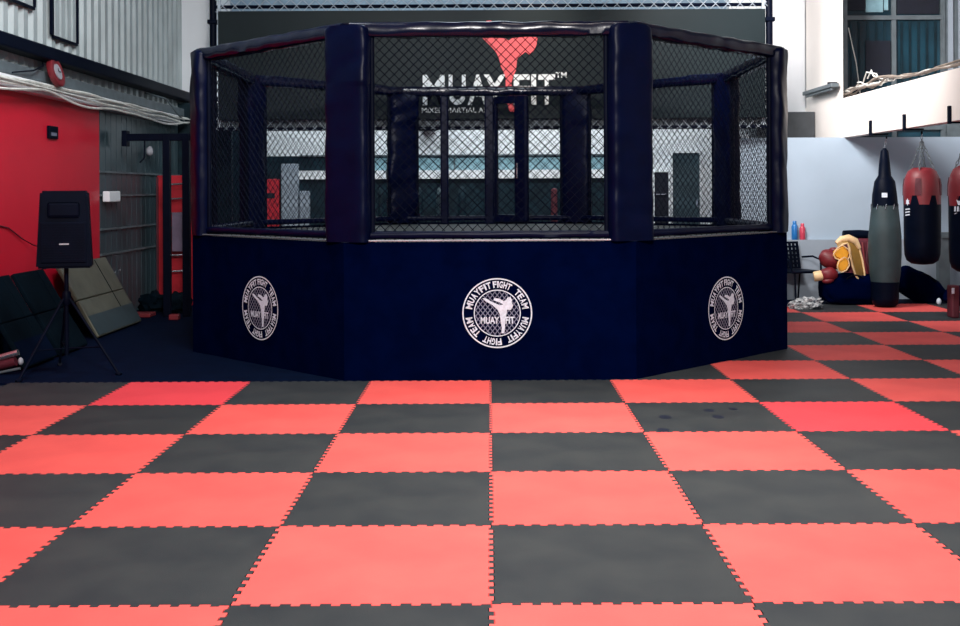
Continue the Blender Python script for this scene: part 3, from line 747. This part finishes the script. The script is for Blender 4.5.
# crumpled cloth
mb = MB(); p = W(804, 297, 14.7); mb.blob((p.x, 14.7, 0.05), (0.20, 0.14, 0.085), RY(-10), 0.6, 5, 4, 3)
for v in mb.bm.verts: v.co.z = max(v.co.z, 0.003)
tag(mb.build('crumpled_cloth', M['cloth'], None), 'crumpled white and dark cloth on the floor in front of the chair', 'cloth')
# small items low at right edge
mb = MB(); p = W(952, 283, 13.6); mb.box(p.x-0.05, p.x+0.05, 13.5, 13.66, 0.0, 0.40, 0.02)
o = tag(mb.build('shin_guard', M['dkred'], None), 'dark red padded guard with a white patch standing at the right edge', 'guard')
MB().box(p.x-0.052, p.x-0.02, 13.49, 13.5, 0.30, 0.37, 0.003).build('patch', M['print'], o)
p = W(934, 289, 15.2); mb = MB(); mb.blob((p.x, 15.05, 0.047), (0.035, 0.035, 0.045), None, 0.3, 4, 2, 5)
tag(mb.build('rolled_hand_wrap', M['print'], None, True), 'small white bundle lying on the floor below the middle hanging bag', 'hand wrap')

# ------------------------------------------------------------------ left side
# pipes, beam and white duct along the left wall
mb = MB(); mb.box(LX-0.02, LX+0.16, 2, 17.3, 2.976, 3.12, 0.02); struct('trim_7', mb, M['blackm'])
mb = MB(); mb.box(LX-0.02, LX+0.08, 2, 17.25, 2.743, 2.86, 0.01); struct('trim_8', mb, M['grey'])
mb = MB(); mb.box(LX-0.02, LX+0.12, 2, 16.6, 2.60, 2.73, 0.01); struct('trim_9', mb, M['white'])
mb = MB(); mb.box(LX+0.0, LX+0.10, 14.0, 17.2, 4.62, 4.74, 0.0, None); struct('trim_10', mb, M['blackm'])
for i, (z0, amp, rr, mm) in enumerate(((2.70, 0.03, 0.018, 'pale'), (2.64, 0.035, 0.013, 'pale'), (2.62, 0.07, 0.014, 'pale'), (2.68, 0.06, 0.010, 'pale'))):
    pts = []
    for j in range(60):
        Y = 8.5+8.4*j/59; pts.append((LX+0.145+0.012*i, Y, z0+amp*noise.noise(Vector((Y*0.9, i*4.2, 1.5)))-(0.05 if i == 2 else 0)*abs(math.sin(Y*1.1))))
    tag(MB().tube(pts, rr, 6).build('cable', M[mm], None, True), 'pale cable drooping along the white duct above the red wall', 'cable', 'pale cables on the left wall')
mb = MB(); mb.tube([(LX+0.03, 15.2, 2.95), (LX+0.2, 15.6, 2.9), (LX+0.22, 16.1, 2.72), (LX+0.15, 16.7, 2.66)], 0.012, 6)
tag(mb.build('cable', M['grey'], None, True), 'grey cable looping down from the black pipe near the far corner', 'cable')
mb = MB(); mb.tube([(LX+0.03, 11.7, 2.98), (LX+0.12, 11.5, 2.9), (LX+0.14, 11.2, 2.82), (LX+0.1, 10.8, 2.76)], 0.008, 6)
tag(mb.build('cable', M['blackm'], None, True), 'thin black cable from the pipe left of the round clock', 'cable')
# hatches in the ribbed wall
for i, (ya, yb, zb) in enumerate(((9.9, 11.55, 3.52), (12.05, 12.75, 3.30))):
    g = MB().box(LX-0.02, LX-0.005, ya, yb, zb, 5.2).build('window_%d' % (3+i), M['corr'], None, False, 'structure')
    mb = MB().box(LX-0.01, LX+0.02, ya-0.05, ya, zb, 5.2).box(LX-0.01, LX+0.02, yb, yb+0.025, zb, 5.2).box(LX-0.01, LX+0.02, ya, yb, zb-0.03, zb)
    yy = ya+0.05
    mb.build('window_frame', M['blackm'], g)
    mb = MB()
    while yy < yb-0.08: mb.box(LX-0.006, LX+0.015, yy, yy+0.09, zb, 5.2); yy += 0.17
    mb.build('ribs', M['corr'], g)
# clock
Yk = 11.75; zk = CAMH+(HY-71)*Yk/F
t = thing('wall_clock', 'round red rimmed clock with pale face on the duct above the red wall', 'clock', (LX+0.12, Yk, zk))
kx = Matrix.Translation((LX+0.125, Yk, zk)) @ Matrix.Rotation(math.radians(75), 4, 'Y') @ Matrix.Identity(4)
MB().lathe([(0.155, 0), (0.165, 0.02), (0.16, 0.055), (0.13, 0.065), (0.105, 0.05)], (0, 0, 0), 36, kx).build('rim', M['redleather'], t, True)
MB().lathe([(0.085, 0.045), (0.085, 0.060)], (0, 0, 0), 32, kx).build('face', M['stripe'], t)
mb = MB(); mb.box(-0.004, 0.004, 0, 0.055, 0.062, 0.066, 0, kx); mb.box(-0.035, 0, -0.004, 0.004, 0.062, 0.066, 0, kx); mb.build('hands', M['plastic'], t)
# notice on the red wall
a = 4.75*F/(CX-47); b = 4.75*F/(CX-56)
z1 = CAMH+(HY-124)*(a+b)/2/F; z0 = CAMH+(HY-136.5)*(a+b)/2/F
o = tag(MB().box(LX+0.001, LX+0.03, a, b, z0, z1, 0.004).build('wall_switch', M['plastic'], None), 'small black switch plate with a pale label on the red wall', 'switch')
MB().box(LX+0.03, LX+0.033, a+0.05, b-0.05, z0+0.03, z0+0.065).build('label_plate', M['netprint'], o)
# cable on the red wall to the speaker
pts = [(LX+0.012, 10.6, 1.28), (LX+0.012, 10.9, 1.24), (LX+0.02, 11.2, 1.12), (LX+0.04, 11.4, 1.05), (LX+0.3, 11.0, 1.04), (-3.9, 9.95, 1.05)]
tag(MB().tube(pts, 0.007, 6).build('cable', M['dkred'], None, True), 'dark red cable running down the red wall to the loudspeaker', 'cable')
# white box and outlet on steel panel
mb = MB(); mb.box(LX+0.013, LX+0.10, 13.55, 13.95, 1.47, 1.60, 0.01)
tag(mb.build('junction_box', M['white'], None), 'small white box on the grey steel panel beside the red wall', 'box')
mb = MB(); mb.blob((LX+0.07, 15.25, 2.15), (0.05, 0.07, 0.07), None, 0.2, 3, 2, 1)
tag(mb.build('bulkhead_lamp', M['stripe'], None, True), 'small round pale lamp on the grey panel behind the black rack', 'lamp')

# loudspeaker on tripod
sx, sy = W(66, 230, 9.7).x, 9.7
spm = Matrix.Translation((sx, sy, 0.93)) @ Matrix.Rotation(math.radians(14), 4, 'Z')
t = thing('loudspeaker', 'black loudspeaker with a small pale badge on a tripod by the red wall', 'loudspeaker', (sx, sy, 0.93))
mb = MB(); h = 0.67
pr = [(-0.215, -0.17), (0.215, -0.17), (0.215, 0.0), (0.14, 0.17), (-0.14, 0.17), (-0.215, 0.0)]
A = [mb.bm.verts.new(spm @ Vector((x*1.06, y, 0.0))) for x, y in pr]; B = [mb.bm.verts.new(spm @ Vector((x*0.90, y*0.96, h))) for x, y in pr]
for i in range(6): mb.bm.faces.new((A[i], A[(i+1) % 6], B[(i+1) % 6], B[i]))
mb.bm.faces.new(A); mb.bm.faces.new(B)
bmesh.ops.bevel(mb.bm, geom=list(mb.bm.edges), offset=0.018, segments=2, affect='EDGES')
mb.build('cabinet', M['plastic'], t)
mb = MB(); mb.box(-0.185, 0.185, -0.185, -0.168, 0.05, 0.40, 0.006, spm)
for i in range(15): mb.box(-0.17, 0.17, -0.189, -0.184, 0.07+i*0.022, 0.077+i*0.022, 0, spm)
mb.build('grille', M['blackm'], t)
MB().box(-0.13, 0.13, -0.186, -0.165, 0.44, 0.57, 0.02, spm).build('horn', M['blackm'], t)
MB().box(-0.035, 0.045, -0.192, -0.188, 0.205, 0.217, 0, spm).build('badge', M['stripe'], t)
MB().tube([spm @ Vector((-0.18, -0.02, 0)), spm @ Vector((-0.18, -0.02, -0.012))], 0.02, 8).build('foot', M['plastic'], t)
t = thing('speaker_stand', 'black tripod stand carrying the loudspeaker on the dark floor', 'stand', (sx, sy, 0))
MB().tube([(sx, sy, 0.16), (sx, sy, 0.93)], 0.019, 12).build('pole', M['blackm'], t, True)
MB().lathe([(0.03, 0.60), (0.038, 0.62), (0.038, 0.70), (0.03, 0.72)], (sx, sy, 0), 12).build('collar', M['plastic'], t, True)
for i, aa in enumerate((-118, -12, 118)):
    d = Vector((math.cos(math.radians(aa)), math.sin(math.radians(aa)), 0))
    lg = MB().tube([Vector((sx, sy, 0.66))+d*0.03, Vector((sx, sy, 0.012))+d*0.50], 0.012, 8).build('leg', M['blackm'], t, True)
    MB().tube([Vector((sx, sy, 0.02))+d*0.48, Vector((sx, sy, 0.002))+d*0.52], 0.02, 8).build('rubber_foot', M['plastic'], lg)
    MB().tube([Vector((sx, sy, 0.22))+d*0.02, Vector((sx, sy, 0.24))+d*0.33], 0.007, 6).build('brace', M['blackm'], t)

# folded crash mats leaning on the red wall
def lean(y0, y1, xb, xt, h, th, m, m2, label, band=0.28):
    t = thing('leaning_crash_mat', label, 'crash mat', (xb, (y0+y1)/2, 0), 'crash mats leaning on the left wall')
    base = Vector((xb, 0, 0.0)); top = Vector((xt, 0, h)); d = (top-base); n = Vector((d.z, 0, -d.x)).normalized()
    L_ = d.length; d = d.normalized()
    mx = Matrix(((n.x, 0, d.x, xb), (0, 1, 0, 0), (n.z, 0, d.z, 0.0), (0, 0, 0, 1)))
    off = 0.004-min(0, (n.z)*(-th))
    mx = Matrix.Translation((0, 0, off)) @ mx
    MB().box(-th, 0, y0, y1, 0, L_*0.50, 0.012, mx).build('folded_panel', m, t)
    MB().box(-th, 0, y0, y1, L_*0.505, L_, 0.012, mx).build('folded_panel', m, t)
    MB().box(0.0005, 0.004, y0+0.01, y1-0.01, 0.015, L_*band, 0, mx).build('lower_band', m2, t)
    MB().box(0.0005, 0.003, y0+(y1-y0)*0.72, y0+(y1-y0)*0.725+0.01, L_*band, L_-0.02, 0, mx).build('seam', M['dgreen'], t)
lean(11.95, 13.42, -4.22, -4.66, 0.78, 0.05, M['olive'], M['bagteal'], 'olive crash mat with dark teal lower band leaning on the wall behind the loudspeaker')
lean(10.65, 11.35, -4.12, -4.58, 0.78, 0.05, M['dgreen'], M['dgreen'], 'dark crash mat leaning on the wall just in front of the olive one')
lean(9.86, 10.55, -4.12, -4.58, 0.78, 0.05, M['dgreen'], M['sheet'], 'nearest dark crash mat leaning on the wall left of the loudspeaker stand')
# little chrome frame at far left edge
t = thing('chrome_floor_frame', 'small chrome tube frame with red padding on the floor at the left edge', 'frame', (-4.2, 9.68, 0))
MB().tube([W(-18, 360, 9.68), W(17.5, 350, 9.68)], 0.028, 10).build('upper_bar', M['chrome'], t, True)
MB().tube([W(-18, 373.5, 9.66), W(19.5, 366, 9.66)], 0.012, 8).build('lower_bar', M['grey'], t, True)
MB().tube([W(-5, 364, 9.68), W(15, 359, 9.68)], 0.04, 10).build('padding', M['dkred'], t, True)
MB().blob(W(20, 359, 9.66), (0.022, 0.03, 0.035), None, 0.1, 2, 2, 0).build('end_cap', M['stripe'], t, True)

# black training rack, ladder and red boards near the far left corner
Yk = 14.1
t = thing('training_rack', 'black steel training rack with a side arm near the far left corner', 'rack', (-4.0, Yk, 0))
for px in (167, 186.5):
    X = (px-CX)*Yk/F; MB().box(X-0.045, X+0.045, Yk-0.045, Yk+0.045, 0.0, 2.32, 0.006).build('upright', M['blackm'], t)
xa_, xb_ = (126-CX)*Yk/F, (192-CX)*Yk/F
MB().box(xa_, xb_, Yk-0.04, Yk+0.04, 2.24, 2.33, 0.006).build('crossbar', M['blackm'], t)
MB().box(xa_-0.03, xa_+0.03, Yk-0.07, Yk+0.07, 2.17, 2.37, 0.006).build('end_plate', M['blackm'], t)
MB().tube([((145-CX)*Yk/F, Yk, 2.24), ((145-CX)*Yk/F, Yk-0.02, 2.02), ((141-CX)*Yk/F, Yk-0.05, 1.96)], 0.01, 6).build('hanging_hook', M['blackm'], t)
Yl = 15.35
t = thing('red_board', 'tall red board standing in the far left corner behind the rack', 'board', (-4.4, Yl+0.2, 0))
MB().box((154-CX)*Yl/F, (189-CX)*Yl/F+0.1, Yl+0.12, Yl+0.17, 0.0, 1.82, 0.02).build('panel', M['redboard'], t)
mb = MB(); mb.box((154-CX)*Yl/F, (156-CX)*Yl/F, Yl+0.10, Yl+0.12, 0.0, 1.80).build('edge_strip', M['dkred'], t)
t = thing('wall_ladder', 'slim ladder with silver rungs in front of the tall red board', 'ladder', (-4.35, Yl, 0))
for px in (169.5, 184.5):
    X = (px-CX)*Yl/F; MB().box(X-0.012, X+0.012, Yl-0.02, Yl+0.02, 0.0, 1.78).build('side_rail', M['chrome'], t)
for py in (183, 197.5, 212, 226, 240, 254, 270):
    z = CAMH+(HY-py)*Yl/F; MB().tube([((169.5-CX)*Yl/F, Yl, z), ((184.5-CX)*Yl/F, Yl, z+0.01)], 0.014, 8).build('rung', M['chrome'], t)
mb = MB(); a = W(171.5, 250, Yl-0.06); b = W(183, 211, Yl-0.06); mb.box(a.x, b.x, Yl-0.055, Yl-0.03, a.z, b.z, 0.008)
tag(mb.build('towel', M['purple'], None), 'grey mauve towel hanging over the ladder rungs', 'towel')
for i, (px, s, lb) in enumerate(((137, 0.22, 'dark kit bag on the floor just right of the olive crash mat'), (155, 0.18, 'low dark kit bag below the tall red board'), (176, 0.2, 'dark kit bag at the foot of the ladder'))):
    Yb = 14.75+0.1*i if i != 2 else 14.7
    X = (-4.48, -4.12, -3.78)[i]; Yb = (14.75, 14.55, 14.9)[i]; s = 0.17
    mb = MB(); mb.blob((X, Yb, s*0.62), (s, 0.2, s*0.9), None, 0.5, 4, 3, i+4)
    for v in mb.bm.verts: v.co.z = max(v.co.z, 0.002)
    tag(mb.build('kit_bag', M['dgreen'], None, True), lb, 'bag', 'dark kit bags in the far left corner')
o = tag(MB().box(-4.6, -4.3, 14.0, 14.25, 0.001, 0.05, 0.01).build('kick_shield', M['redleather'], None), 'red pad lying flat on the dark floor beside the olive crash mat', 'punch pad')
o = tag(MB().box(-3.98, -3.86, 13.7, 13.8, 0.001, 0.07, 0.01).build('hand_pad', M['redleather'], None), 'small red pad on the floor at the foot of the rack', 'punch pad')

# ------------------------------------------------------------------ things against the rear wall seen through the cage
def rear_thing(name, label, cat, x0, x1, y0, m, dep=0.12, gap=0.06, z0=0.0, group=None):
    a = W(x0, y0, R); b = W(x1, y0, R)
    o = MB().box(a.x, b.x, R-gap-dep, R-gap, z0, a.z, 0.02).build(name, m, None); return tag(o, label, cat, group)
o = rear_thing('padded_wall_mat', 'red wall pad with a dark mark, seen through left side of the cage', 'wall pad', 261, 281, 178, M['redboard'])
a = W(267, 197, R); b = W(277, 192, R); MB().box(a.x, b.x, R-0.19, R-0.18, a.z, b.z).build('printed_mark', M['void'], o)
rear_thing('padded_wall_mat', 'dull red wall pad furthest left behind the cage', 'wall pad', 213, 232, 172, M['dkred'])
rear_thing('locker', 'pale green grey locker seen through the left front panel of the cage', 'locker', 283, 300, 163, M['dado'])
rear_thing('locker', 'pale low locker with doors behind the left cage panel', 'locker', 301, 311, 190, M['dado'])
for i, (x0, x1) in enumerate(((378, 384), (413, 423), (436, 447), (458, 466))):
    Xm = (W(x0, 0, 17.6).x+W(x1, 0, 17.6).x)/2; r_ = (x1-x0)*17.6/F/2
    t = thing('standing_bag', 'dark cylindrical bag standing behind the cage near the rear wall', 'punching bag', (Xm, 17.6, 0), 'dark bags standing by the rear wall')
    MB().lathe([(r_*0.8, 0.0), (r_, 0.03), (r_, 1.50), (r_*0.7, 1.62), (r_*0.2, 1.66)], (Xm, 17.6, 0), 16).build('bag_body', M['teal'] if i == 2 else M['darkteal'], t, True)
tag(MB().box(W(551, 0, 17.7).x, W(557, 0, 17.7).x, 17.6, 17.75, 0, 1.62, 0.03).build('red_pad', M['dkred'], None), 'narrow dark red pad standing left of the right rear cage post', 'wall pad')
tag(rear(744, 752, 155, 192, 0.06, 0.12).build('wall_notice', M['darkteal'], None), 'tall narrow dark notice on the rear wall, seen through the right cage panel', 'notice')
tag(rear(420, 437, 120, 131, 0.05, 0.4).build('ceiling_speaker', M['void'], None), 'small black box high on the white rear wall above the bags', 'box')
